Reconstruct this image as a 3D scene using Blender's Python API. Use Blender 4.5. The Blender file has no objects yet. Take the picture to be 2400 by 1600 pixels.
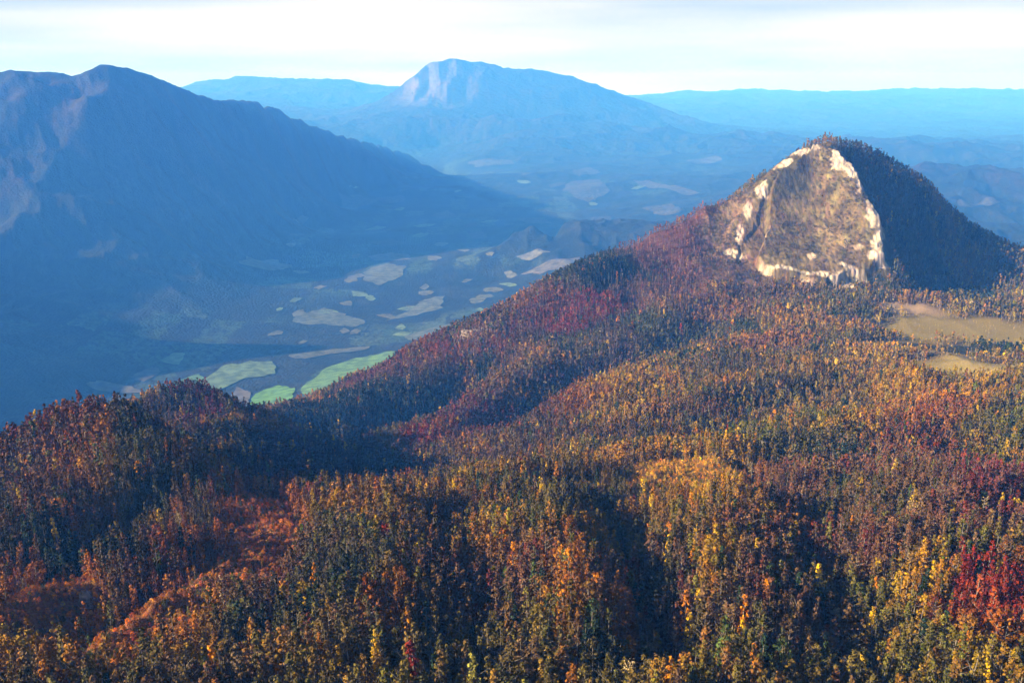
import bpy, math, random
import numpy as np

# ------------------------------------------------------------------ camera, sky, sun, exposure
S = bpy.context.scene
CAM_Z, PITCH, HFOV = 1200.0, 16.3, 60.0
cam_d = bpy.data.cameras.new('camera')
cam = bpy.data.objects.new('camera', cam_d)
S.collection.objects.link(cam)
cam.location = (0, 0, CAM_Z)
cam.rotation_euler = (math.radians(90 - PITCH), 0, 0)
cam_d.angle = math.radians(HFOV)
cam_d.clip_start, cam_d.clip_end = 1.0, 200000.0
S.camera = cam
S.render.resolution_x, S.render.resolution_y = 1024, 682

SUN_EL = 20.0
SUN_DX, SUN_DY = -0.93, -0.22            # plan direction towards the sun: left and a little behind the camera
SUN_AZ = math.atan2(SUN_DX, SUN_DY)      # clockwise from +Y
world = bpy.data.worlds.new('World')
S.world = world
world.use_nodes = True
wn, wl = world.node_tree.nodes, world.node_tree.links
wn.clear()
wo = wn.new('ShaderNodeOutputWorld')
bg = wn.new('ShaderNodeBackground')
sky = wn.new('ShaderNodeTexSky')
sky.sky_type = 'NISHITA'
sky.sun_disc = False
sky.sun_elevation = math.radians(SUN_EL)
sky.sun_rotation = SUN_AZ
sky.altitude = 1200
sky.air_density = 1.0
sky.dust_density = 1.0
sky.ozone_density = 1.0
# thin high cloud veil, drawn in world directions
geo = wn.new('ShaderNodeTexCoord')
sep = wn.new('ShaderNodeSeparateXYZ')
wl.new(geo.outputs['Generated'], sep.inputs[0])
mp = wn.new('ShaderNodeMapping')
mp.inputs['Scale'].default_value = (1.6, 1.6, 17.0)
wl.new(geo.outputs['Generated'], mp.inputs[0])
nz = wn.new('ShaderNodeTexNoise')
nz.inputs['Scale'].default_value = 1.1
nz.inputs['Detail'].default_value = 4.0
nz.inputs['Roughness'].default_value = 0.45
wl.new(mp.outputs[0], nz.inputs['Vector'])
rmp = wn.new('ShaderNodeMapRange')
rmp.inputs['From Min'].default_value = 0.44
rmp.inputs['From Max'].default_value = 0.62
rmp.inputs['To Min'].default_value = 0.0
rmp.inputs['To Max'].default_value = 1.0
wl.new(nz.outputs['Fac'], rmp.inputs['Value'])
mixc = wn.new('ShaderNodeMix')
mixc.data_type = 'RGBA'
mixc.inputs[7].default_value = (3.9, 4.5, 5.4, 1)
low = wn.new('ShaderNodeMapRange')      # the veil lies low over the mountains, overhead is clear
low.inputs['From Min'].default_value = 0.12
low.inputs['From Max'].default_value = 0.32
low.inputs['To Min'].default_value = 1.0
low.inputs['To Max'].default_value = 0.0
wl.new(sep.outputs['Z'], low.inputs['Value'])
vm = wn.new('ShaderNodeMath')
vm.operation = 'MULTIPLY'
vm.inputs[0].default_value = .9
wl.new(low.outputs[0], vm.inputs[1])
wl.new(vm.outputs[0], mixc.inputs[0])
wl.new(sky.outputs[0], mixc.inputs[6])
mixd = wn.new('ShaderNodeMix')
mixd.data_type = 'RGBA'
mixd.inputs[7].default_value = (6.4, 6.25, 6.3, 1)
vn = wn.new('ShaderNodeMath')
vn.operation = 'MULTIPLY'
wl.new(rmp.outputs[0], vn.inputs[0])
wl.new(low.outputs[0], vn.inputs[1])
wl.new(vn.outputs[0], mixd.inputs[0])
wl.new(mixc.outputs[2], mixd.inputs[6])
wl.new(mixd.outputs[2], bg.inputs['Color'])
bg.inputs['Strength'].default_value = 0.045
wl.new(bg.outputs[0], wo.inputs[0])

sun_d = bpy.data.lights.new('sun', 'SUN')
sun_d.energy = 5.0
sun_d.angle = math.radians(0.5)
sun_d.color = (1.0, 0.83, 0.64)
sun = bpy.data.objects.new('sun', sun_d)
S.collection.objects.link(sun)
ce = math.cos(math.radians(SUN_EL))
sv = np.array([math.sin(SUN_AZ) * ce, math.cos(SUN_AZ) * ce, math.sin(math.radians(SUN_EL))])
from mathutils import Vector
sun.rotation_euler = Vector(sv).to_track_quat('Z', 'Y').to_euler()
S.view_settings.view_transform = 'Standard'
S.view_settings.look = 'None'
S.view_settings.exposure = 1.8
S.view_settings.gamma = 1.0
S.cycles.use_denoising = True
S.cycles.volume_bounces = 6
S.cycles.diffuse_bounces = 2
S.cycles.max_bounces = 8
S.cycles.transparent_max_bounces = 4

rng = np.random.default_rng(7)
random.seed(7)
TH = math.tan(math.radians(HFOV / 2))
sp, cp = math.sin(math.radians(PITCH)), math.cos(math.radians(PITCH))


def lin(h):
    """sRGB hex to linear"""
    c = np.array([int(h[i:i + 2], 16) for i in (0, 2, 4)]) / 255.0
    return tuple(np.where(c <= 0.04045, c / 12.92, ((c + 0.055) / 1.055) ** 2.4))


# ------------------------------------------------------------------ noise
def _hash(ix, iy, seed):
    ix = ix.astype(np.int64) & 0xffffffff
    iy = iy.astype(np.int64) & 0xffffffff
    h = (ix * 374761393 + iy * 668265263 + seed * 974634777) & 0xffffffff
    h = ((h ^ (h >> 13)) * 1274126177) & 0xffffffff
    h = h ^ (h >> 16)
    return (h & 0xffffff).astype(np.float32) / 8388608.0 - 1.0


def vnoise(x, y, seed=0):
    x0, y0 = np.floor(x), np.floor(y)
    fx, fy = (x - x0), (y - y0)
    ux, uy = fx * fx * fx * (fx * (fx * 6 - 15) + 10), fy * fy * fy * (fy * (fy * 6 - 15) + 10)
    a, b = _hash(x0, y0, seed), _hash(x0 + 1, y0, seed)
    c, d = _hash(x0, y0 + 1, seed), _hash(x0 + 1, y0 + 1, seed)
    return (a * (1 - ux) + b * ux) * (1 - uy) + (c * (1 - ux) + d * ux) * uy


def fbm(x, y, lam, octaves, seed, gain=0.5):
    s, a, t = 0, 1.0, 0
    for k in range(octaves):
        c, sn = math.cos(k * 1.1 + seed), math.sin(k * 1.1 + seed)
        s = s + a * vnoise((x * c - y * sn) / lam + 13.7 * k, (x * sn + y * c) / lam - 7.1 * k, seed + k)
        t += a
        a *= gain
        lam *= 0.5
    return s / t


LAMS = (5200, 2600, 1300, 650, 320, 160, 80, 40, 20)


def relief(x, y):
    """gullies and spurs: ridged noise whose widest octaves fade out near the camera"""
    r = np.hypot(x, y) + 1
    out = 0
    wx = 60 * fbm(x, y, 500, 2, 91)
    wy = 60 * fbm(x, y, 500, 2, 92)
    for k, lam in enumerate(LAMS):
        w = np.clip((r / lam - 2.0) / 4.0, 0, 1)
        if k < 2:
            w = w * (.2 + .15 * k)
        c, sn = math.cos(k * 0.9 + 0.4), math.sin(k * 0.9 + 0.4)
        xx, yy = x + wx * lam / 650, y + wy * lam / 650
        n = vnoise((xx * c - yy * sn) / lam, (xx * sn + yy * c) / lam, 40 + k)
        rn = 1 - 2.2 * np.abs(n) if k < 7 else n
        out = out + w * rn * lam * (0.075 if k < 7 else 0.06)
    return out


def rslope(py):
    v = (py - 784) / 1176 * TH
    return (sp + v * cp) / (cp - v * sp)


FAR = 1.7      # everything beyond the near ridge stands this much deeper and lower
SC = 1.0


def W(px, py, Y):
    """world point on the line of sight of a spot of the photograph, Y metres ahead"""
    Y = Y * SC
    v = (py - 784) / 1176 * TH
    dy = cp - v * sp
    return ((px - 1176) / 1176 * TH * Y / dy, Y, CAM_Z - Y * rslope(py))


CTRL = []


def line(pts, step=0.035, off=None):
    """ridge, valley or slope line through (px, py, Y) spots; off=(dY, dz) shifts it"""
    w = []
    for (px, py, Y) in pts:
        x, y, z = W(px, py, Y)
        if off:
            s = (y + off[0] * SC) / y
            x, y, z = x * s, y * s, z + off[1] * SC
        w.append((x, y, z))
    CTRL.append(w[0])
    for a, b in zip(w[:-1], w[1:]):
        a, b = np.array(a), np.array(b)
        L = np.hypot(*(b - a)[:2]) / np.hypot(*((a + b) / 2)[:2])
        n = max(1, int(round(L / step)))
        for k in range(1, n + 1):
            CTRL.append(tuple(a + (b - a) * k / n))


def V(px, py, z):
    Y = (CAM_Z - z) / rslope(py)      # scaled by W
    CTRL.append(W(px, py, Y))


# near slopes below the camera, land out of view and an added shading ridge
for x in (-900, -500, -200, 0, 200, 500, 900):
    CTRL.append((x, 30, 985 - abs(x) * .03 - max(0, -x - 100) * .12))
    CTRL.append((x, 200, 950 - abs(x) * .02 - max(0, -x - 100) * .12))
for x, y in ((-1600, -900), (0, -900), (2500, -600), (-300, -300), (900, -300), (0, -300)):
    CTRL.append((x, y, 930))
for k in range(8):
    CTRL.append((14 * math.cos(k * .785), 14 * math.sin(k * .785), 985))
CTRL += [(150, -80, 970), (-150, -80, 965), (330, 120, 955), (500, 330, 915), (900, 600, 880), (1400, 300, 880), (600, 0, 940), (-1400, 100, 640), (-1500, 800, 350), (-6200, 1500, 950), (-6300, 3000, 900), (-6500, 4500, 1000), (-6800, 5800, 1300), (-6000, 0, 900), (-9000, 3500, 700), (-4200, 3200, 500), (-4300, 5000, 700), (-2500, -600, 560), (-1500, -300, 650), (-3000, 900, 0), (-2500, 2000, -300), (7000, 0, 800), (2500, 1200, 800), (0, -9000, 700), (-9000, -9000, 400), (9000, -9000, 700),  # includes an unseen ridge far left, added to cast shade on the valley
         (3800, 2600, 560), (3000, 3200, 300), (5200, 4600, 0), (9000, 6000, -200), (-40000, 5000, 600), (40000, 5000, 700), (0, -40000, 600)]
line([(-500, 1700, 370), (0, 1568, 400), (600, 1568, 390), (1200, 1568, 380), (1800, 1568, 385), (2352, 1568, 390), (2800, 1568, 400)], .12)
line([(500, 1400, 490), (900, 1400, 480), (1300, 1400, 480), (1800, 1400, 490), (2352, 1400, 500)], .15)
line([(700, 1270, 600), (1100, 1260, 600), (1500, 1270, 590), (1900, 1270, 600), (2352, 1260, 620)], .15)
for (pp, dz) in (([(1390, 1180, 745), (1450, 1270, 600), (1500, 1400, 485), (1540, 1568, 385)], -26), ([(1280, 1180, 745), (1310, 1290, 580), (1330, 1400, 485), (1350, 1568, 385)], 8),
                 ([(900, 1210, 690), (860, 1290, 580), (820, 1400, 485), (760, 1568, 385)], 6), ([(1050, 1200, 710), (1060, 1290, 580), (1080, 1400, 485), (1110, 1568, 385)], -16),
                 ([(1620, 1130, 800), (1640, 1270, 600), (1680, 1400, 490), (1720, 1568, 390)], 8), ([(1830, 1130, 800), (1880, 1270, 600), (1930, 1400, 490), (1960, 1568, 390)], -18),
                 ([(2080, 1100, 860), (2120, 1270, 600), (2170, 1400, 490), (2230, 1568, 390)], 8), ([(720, 1230, 660), (640, 1330, 545), (560, 1450, 455), (480, 1568, 400)], -16)):
    line(pp, .08, off=(0, dz))
# lip of the near slope, with the orange spur on its left
line([(540, 1128, 800), (620, 1150, 770), (700, 1168, 750), (830, 1160, 770), (950, 1172, 770), (1100, 1135, 800), (1200, 1112, 830), (1400, 1085, 900), (1600, 1052, 980), (1800, 1015, 1080), (1950, 980, 1180)], .04)
line([(700, 1190, 720), (560, 1260, 640), (400, 1360, 540), (250, 1450, 470), (120, 1568, 415)], .05)
line([(620, 1240, 660), (450, 1300, 610), (280, 1420, 505), (60, 1568, 425)], .06, off=(0, -12))
line([(430, 1160, 740), (300, 1280, 620), (130, 1350, 550), (-60, 1450, 480)], .06)
line([(560, 1300, 610), (420, 1400, 525), (330, 1500, 460)], .06, off=(20, -4))
line([(330, 1180, 720), (150, 1290, 600), (0, 1310, 580), (-150, 1340, 560)], .06, off=(0, -30))
line([(160, 1440, 500), (60, 1520, 450)], .06, off=(0, -16))
# behind the lip: dark hollow
line([(560, 1120, 1000), (700, 1120, 1050), (850, 1115, 1120), (1000, 1105, 1200), (1150, 1085, 1230)], .06, off=(0, -38))
line([(1300, 1065, 1150), (1500, 1030, 1180), (1700, 985, 1260), (1850, 950, 1350)], .08, off=(0, -22))
# left wooded knoll and its back
line([(-500, 1230, 900), (-200, 1130, 950), (0, 1052, 950), (100, 1000, 930), (200, 964, 900), (290, 964, 880), (350, 997, 880), (400, 1052, 870)], .04)
line([(-500, 1230, 900), (-200, 1130, 950), (0, 1052, 950), (100, 1000, 930), (200, 964, 900), (290, 964, 880)], .08, off=(330, -280))
line([(0, 1150, 800), (120, 1100, 800), (230, 1080, 775), (340, 1100, 745)], .06)
line([(0, 1230, 680), (130, 1210, 660), (260, 1180, 680)], .06)
line([(-500, 1230, 900), (0, 1040, 950)], .2, off=(900, -620))
# dark second knoll
line([(330, 945, 1350), (400, 915, 1400), (445, 900, 1430), (500, 925, 1430), (560, 960, 1430), (650, 990, 1420), (740, 1030, 1380), (830, 1085, 1280)], .03)
line([(400, 915, 1400), (445, 900, 1430), (500, 925, 1430), (560, 960, 1430), (650, 990, 1420)], .06, off=(330, -170))
line([(420, 990, 1180), (560, 1060, 1120)], .06)
# three spurs climbing to the main ridge
line([(790, 1050, 1480), (860, 1020, 1560), (1000, 975, 1680), (1080, 930, 1780), (1150, 875, 1900), (1260, 830, 2020)], .03)
line([(760, 1030, 1560), (900, 985, 1780), (1000, 920, 1920), (1080, 870, 2020)], .05, off=(30, -100))
line([(950, 1080, 1330), (1080, 1045, 1400), (1180, 1000, 1470), (1300, 925, 1600), (1400, 880, 1720), (1500, 850, 1830), (1620, 815, 1950)], .03)
line([(1150, 965, 1640), (1280, 890, 1780), (1400, 840, 1920)], .05, off=(20, -75))
line([(1250, 1045, 1290), (1450, 985, 1330), (1650, 930, 1420)], .06, off=(0, 8))
line([(1500, 940, 1420), (1700, 870, 1600), (1900, 830, 1750), (2100, 850, 1600), (2352, 860, 1500)], .08)
line([(1950, 980, 1180), (2150, 930, 1270), (2352, 880, 1400), (2700, 860, 1400)], .1)
line([(1500, 1180, 740), (1900, 1130, 840), (2352, 1080, 900), (2700, 1080, 900)], .12)
# plateau meadows at the foot of the peak
line([(1950, 760, 2060), (2100, 755, 2080), (2352, 752, 2080), (2700, 750, 2080)], .06)
line([(1950, 800, 1860), (2352, 800, 1860), (2700, 800, 1860)], .1)
line([(2020, 705, 2260), (2120, 700, 2280), (2190, 728, 2200), (2352, 738, 2160), (2600, 742, 2160)], .05)
line([(2190, 728, 2200), (2352, 738, 2160), (2600, 742, 2160)], .05, off=(220, -110))
# main ridge up to the summit
RIDGE = [(560, 948, 1950), (640, 938, 2020), (700, 930, 2080), (800, 880, 2200), (890, 830, 2300), (960, 795, 2360), (1050, 755, 2430), (1180, 695, 2520), (1260, 650, 2600), (1330, 610, 2660), (1400, 578, 2720), (1520, 515, 2820), (1640, 465, 2900), (1720, 425, 2960), (1780, 372, 3000), (1830, 335, 3030), (1880, 318, 3050)]
line(RIDGE[:5], .02, off=(0, -24))
line(RIDGE[5:], .02, off=(0, -11))
line(RIDGE[:4], .05, off=(300, -130))
line(RIDGE[4:-1], .05, off=(300, -200))
line(RIDGE[4:-1:2], .08, off=(800, -400))
line([(750, 960, 1900), (900, 890, 2080), (1000, 850, 2120)], .06, off=(0, 0))
line([(1250, 760, 2260), (1400, 700, 2330), (1500, 650, 2430)], .06)
line([(1400, 800, 2080), (1550, 760, 2160), (1700, 740, 2180), (1850, 740, 2150)], .06)
line([(1530, 790, 2120), (1600, 780, 2130)], .06, off=(0, -12))
# the peak: left rib, right rim, foot, shadowed flank
line([(1880, 318, 3050), (1925, 345, 3000), (1975, 400, 2900), (1990, 455, 2800), (2030, 520, 2680), (2037, 600, 2560)], .015)
line([(1780, 372, 3000), (1745, 440, 2900), (1700, 530, 2760), (1690, 590, 2660)], .02)
line([(1860, 380, 2960), (1880, 480, 2800), (1890, 580, 2640)], .03, off=(25, 0))
line([(1690, 600, 2630), (1780, 645, 2530), (1890, 665, 2490), (1990, 645, 2520), (2037, 615, 2540)], .02)
line([(1600, 700, 2300), (1750, 700, 2330), (1900, 700, 2330), (2030, 680, 2360)], .04)
line([(1550, 600, 2620), (1620, 550, 2740), (1680, 490, 2850)], .04)
FLANK = [(1915, 322, 3080), (1960, 334, 3130), (2010, 355, 3180), (2060, 385, 3210), (2120, 430, 3220), (2200, 510, 3160), (2280, 562, 3110), (2352, 592, 3080), (2500, 640, 3000), (2700, 680, 2950)]
line(FLANK, .025)
line(FLANK, .06, off=(300, -230))
line(FLANK[::2], .1, off=(900, -480))
line([(1960, 360, 3060), (2020, 430, 2960), (2060, 520, 2840), (2075, 600, 2700), (2100, 650, 2560)], .03, off=(10, -12))
line([(2100, 690, 2440), (2190, 715, 2400), (2352, 725, 2420), (2600, 728, 2420)], .05, off=(0, -5))
line([(2150, 600, 2840), (2250, 650, 2760), (2352, 680, 2700)], .06)
# great wooded mountain on the left
SC = FAR


def nearer(pts, k0, k1=1.0):
    """the mountain's left end stands nearer (k0) than its far tail (k1)"""
    return [(px, py, Y * (k0 + (k1 - k0) * min(1, max(0, (px - 250) / 650)))) for px, py, Y in pts]


CREST = [(-700, 170, 6300), (-300, 150, 6500), (0, 168, 6700), (45, 164, 6700), (100, 166, 6800), (180, 172, 6900), (210, 158, 6950), (250, 150, 7000), (300, 158, 7050), (350, 175, 7100), (410, 200, 7200), (440, 212, 7250), (500, 230, 7400), (545, 232, 7500), (590, 234, 7600), (625, 248, 7700), (680, 275, 7900), (720, 290, 8100), (760, 305, 8300), (805, 317, 8500), (850, 328, 8800), (930, 352, 9300), (985, 380, 9700)]
line(nearer(CREST, .75), .02)
line(nearer(CREST, .75), .03, off=(260, -150))
line(nearer(CREST[5:], .75), .04, off=(620, -300))
line(nearer(CREST, .75), .05, off=(-240, -130))
line(nearer(CREST[::3], .75), .08, off=(1500, -500))
line(nearer([(210, 225, 6300), (330, 235, 6400), (430, 275, 6500)], .77), .04)
line(nearer([(-500, 330, 5200), (0, 340, 5300), (250, 330, 5600), (500, 350, 6200), (680, 375, 7200)], .85), .06)
line(nearer([(-500, 550, 4200), (0, 520, 4350), (250, 500, 4600), (450, 500, 5000), (600, 480, 5700)], .94), .07)
line([(-500, 750, 3300), (0, 720, 3400), (200, 700, 3600), (350, 670, 3850)], .07)
line([(-600, 1000, 2500), (0, 900, 2720), (120, 860, 2850)], .1)
# valley floor
for a in [(940, 425, 285), (1040, 405, 290), (1110, 425, 280), (760, 470, 265), (700, 520, 255), (840, 440, 290), (200, 900, 185), (320, 900, 185), (420, 860, 195), (560, 910, 190), (560, 830, 200), (700, 860, 198), (850, 820, 200), (640, 760, 205), (480, 760, 210), (800, 740, 208),
          (950, 740, 210), (620, 650, 225), (760, 660, 220), (1000, 680, 215), (1150, 640, 220), (600, 600, 240), (880, 610, 232), (750, 560, 245), (1100, 560, 235), (1240, 600, 230),
          (880, 530, 250), (1050, 500, 255), (850, 470, 270), (1200, 480, 262), (1000, 430, 290), (1350, 500, 255), (1330, 430, 280), (1500, 460, 270), (1550, 400, 300), (1180, 400, 300),
          (1700, 380, 300), (1100, 360, 330), (1400, 350, 330), (1000, 330, 370), (1250, 320, 370), (1600, 320, 370), (1800, 330, 350)]:
    V(*a)
# middle distance wooded hills
line([(1230, 560, 4900), (1350, 530, 5000), (1450, 530, 5000)], .04, off=(0, 60))
line([(2080, 402, 6600), (2140, 388, 6700), (2210, 384, 6700), (2300, 402, 6700), (2352, 412, 6700), (2600, 430, 6500)], .03)
line([(2080, 402, 6600), (2210, 384, 6700), (2352, 412, 6700)], .08, off=(1200, -260))
line([(2190, 480, 5600), (2352, 500, 5600)], .05)
line([(2300, 560, 4600), (2600, 560, 4600)], .08)
# the far crag above the valley
line([(935, 225, 14600), (955, 205, 14700), (972, 165, 14900), (990, 145, 15000), (1040, 135, 15200), (1075, 143, 15300), (1100, 142, 15400), (1140, 149, 15400), (1160, 158, 15400), (1200, 161, 15400), (1240, 163, 15500), (1310, 175, 15700), (1350, 190, 15900), (1400, 212, 16200), (1450, 228, 16500)], .012)
line([(935, 225, 14600), (990, 145, 15000), (1100, 145, 15400), (1240, 163, 15500), (1400, 212, 16200)], .05, off=(2500, -600))
line([(930, 255, 13800), (1000, 250, 13800), (1060, 235, 14200), (1140, 240, 14200), (1250, 235, 14400)], .03)
line([(900, 290, 12800), (1000, 285, 12900), (1200, 275, 13300), (1400, 270, 14300)], .04)
# far ranges
line([(330, 215, 19000), (440, 200, 19500), (480, 185, 20000), (600, 178, 20000), (690, 184, 20000), (800, 182, 20000), (850, 196, 20500), (930, 204, 21000), (1000, 206, 21000)], .02)
line([(480, 185, 20000), (800, 182, 20000), (1000, 206, 21000)], .08, off=(4000, -500))
line([(600, 240, 15500), (800, 255, 15000)], .05)
FR = [(1400, 222, 26000), (1500, 219, 26500), (1560, 211, 27000), (1640, 214, 27000), (1740, 204, 27500), (1820, 212, 28000), (1900, 217, 28000), (1990, 214, 28000), (2090, 207, 28000), (2180, 213, 28500), (2240, 216, 28500), (2300, 207, 28000), (2352, 209, 28000), (2700, 205, 28000)]
line(FR, .02)
line(FR, .1, off=(7000, -700))
line([(1500, 262, 19500), (1800, 258, 20000), (2100, 262, 20000), (2500, 262, 20000)], .05)
line([(1500, 275, 17500), (1800, 280, 16500), (2000, 290, 15500), (2400, 295, 15000)], .06, off=(0, -120))
line([(1450, 310, 12500), (1700, 305, 12800), (2050, 320, 12000), (2352, 325, 11800), (2600, 330, 11500)], .05)
line([(2100, 350, 9500), (2352, 360, 9200), (2600, 360, 9000)], .06, off=(0, -50))
SC = 1.0
for k in range(-8, 9):
    CTRL.append((k * 9500.0, 74000.0, -600.0))

CTRL = np.array(CTRL, dtype=np.float64)
# drop near duplicates
uv = np.stack([np.arctan2(CTRL[:, 0], CTRL[:, 1]), np.log(np.hypot(CTRL[:, 0], CTRL[:, 1]))], 1)
keep = []
for i in range(len(uv)):
    if not keep or np.min(np.hypot(*(uv[keep] - uv[i]).T)) > 0.006:
        keep.append(i)
CTRL, uv = CTRL[keep], uv[keep]


def emb(x, y):
    """direction on a circle and log distance: keeps the fit even in detail, near and far"""
    r = np.hypot(x, y) + 1e-6
    return np.stack([x / r, y / r, np.log(r)], 1)


EC = emb(CTRL[:, 0], CTRL[:, 1])
valley_c = CTRL[:, 2] < 300


def damp(x, y):
    return np.ones_like(x)


_r = CTRL[:, 2] * 0
D = np.sqrt(((EC[:, None] - EC[None]) ** 2).sum(2) + 4e-5)
n = len(EC)
A = np.zeros((n + 4, n + 4))
A[:n, :n] = D + np.eye(n) * 1e-5
A[:n, n] = 1
A[:n, n + 1:] = EC
A[n:, :n] = A[:n, n:].T


def solve(f):
    rhs = np.zeros(n + 4)
    rhs[:n] = f
    return np.linalg.solve(A, rhs)


C_base = solve(CTRL[:, 2])


def rbf(x, y, C):
    out = np.empty(len(x))
    for s in range(0, len(x), 40000):
        e = emb(x[s:s + 40000], y[s:s + 40000])
        d2 = (e ** 2).sum(1)[:, None] + (EC ** 2).sum(1)[None] - 2 * e @ EC.T
        np.maximum(d2, 0, out=d2)
        d2 += 4e-5
        np.sqrt(d2, out=d2)
        out[s:s + 40000] = d2 @ C[:n] + C[n] + e @ C[n + 1:]
    return out


def rough(x, y, zb):
    """relief, smoothed out on the flat valley floor and on the meadows"""
    k = np.clip((zb + 449) / 272, 0.04, 1)
    m = np.exp(-(((x - 1000) / 420) ** 2 + ((y - 2050) / 170) ** 2))
    f = 1 - .4 * np.clip((np.hypot(x, y) - 20000) / 5000, 0, 1)
    rr_ = np.hypot(x, y)
    f = f * (1 - .4 * np.clip((rr_ - 1600) / 500, 0, 1) * np.clip((4200 - rr_) / 700, 0, 1))
    return relief(x, y) * k * f * (1 - 0.85 * m)


C_full = solve(CTRL[:, 2] - rough(CTRL[:, 0], CTRL[:, 1], CTRL[:, 2]))


def poly_world(pts):
    return np.array([W(*p)[:2] for p in pts])


def inside(x, y, P):
    c = np.zeros(len(x), bool)
    j = len(P) - 1
    for i in range(len(P)):
        xi, yi, xj, yj = P[i][0], P[i][1], P[j][0], P[j][1]
        t = ((yi > y) != (yj > y)) & (x < (xj - xi) * (y - yi) / (yj - yi + 1e-12) + xi)
        c ^= t
        j = i
    return c


def dist_poly(x, y, P, closed=True):
    d = np.full(len(x), 1e9)
    m = len(P)
    for i in range(m if closed else m - 1):
        a, b = P[i], P[(i + 1) % m]
        ab = b - a
        t = np.clip(((x - a[0]) * ab[0] + (y - a[1]) * ab[1]) / (ab @ ab + 1e-9), 0, 1)
        d = np.minimum(d, np.hypot(x - a[0] - t * ab[0], y - a[1] - t * ab[1]))
    return d


# slab of rock that makes the lit face of the peak: cliffs all round its rim
FACE = poly_world([(1875, 330, 3030), (1920, 350, 2990), (1968, 400, 2890), (1982, 455, 2800), (2022, 520, 2680), (2030, 600, 2560),
                   (1985, 635, 2535), (1940, 640, 2530), (1890, 655, 2505), (1830, 640, 2530), (1775, 630, 2550), (1740, 600, 2620), (1765, 520, 2760), (1760, 470, 2840), (1790, 400, 2950)])
LEDGE = poly_world([(1790, 385, 2960), (1760, 430, 2900), (1740, 500, 2800), (1700, 560, 2700), (1690, 600, 2640), (1640, 590, 2670), (1690, 500, 2830), (1730, 430, 2930)])


def slab(x, y, P, h, w):
    wob = 9 * fbm(x, y, 60, 3, 5) + 4 * fbm(x, y, 14, 2, 6)
    d = dist_poly(x, y, P) * np.where(inside(x, y, P), 1, -1) + wob
    t = np.clip(d / w + 0.5, 0, 1)
    return h * t * t * (3 - 2 * t), d


def H(x, y, detail=True):
    x = np.asarray(x, float)
    y = np.asarray(y, float)
    zb = rbf(x, y, C_full)
    z = zb + rough(x, y, rbf(x, y, C_base))
    near = (x > 300) & (x < 1400) & (y > 2300) & (y < 3200)
    if near.any():
        xs, ys = x[near], y[near]
        a, _ = slab(xs, ys, FACE, 30, 12)
        b, _ = slab(xs, ys, LEDGE, 8, 10)
        z[near] += a + b - 10 + 3.5 * fbm(xs, ys, 30, 3, 3) * (a > 2)
    return z


def hit(px, py, y0=None, y1=None):
    """first ground point seen at a spot of the photograph"""
    ys = np.exp(np.linspace(math.log(y0 or 300), math.log(y1 or 72000), 760))
    v = (py - 784) / 1176 * TH
    xs = (px - 1176) / 1176 * TH * ys / (cp - v * sp)
    zr = CAM_Z - ys * rslope(py)
    g = np.nonzero(H(xs, ys) >= zr)[0]
    i = g[0] if len(g) else len(ys) - 1
    return np.array([xs[i], ys[i]])


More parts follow.
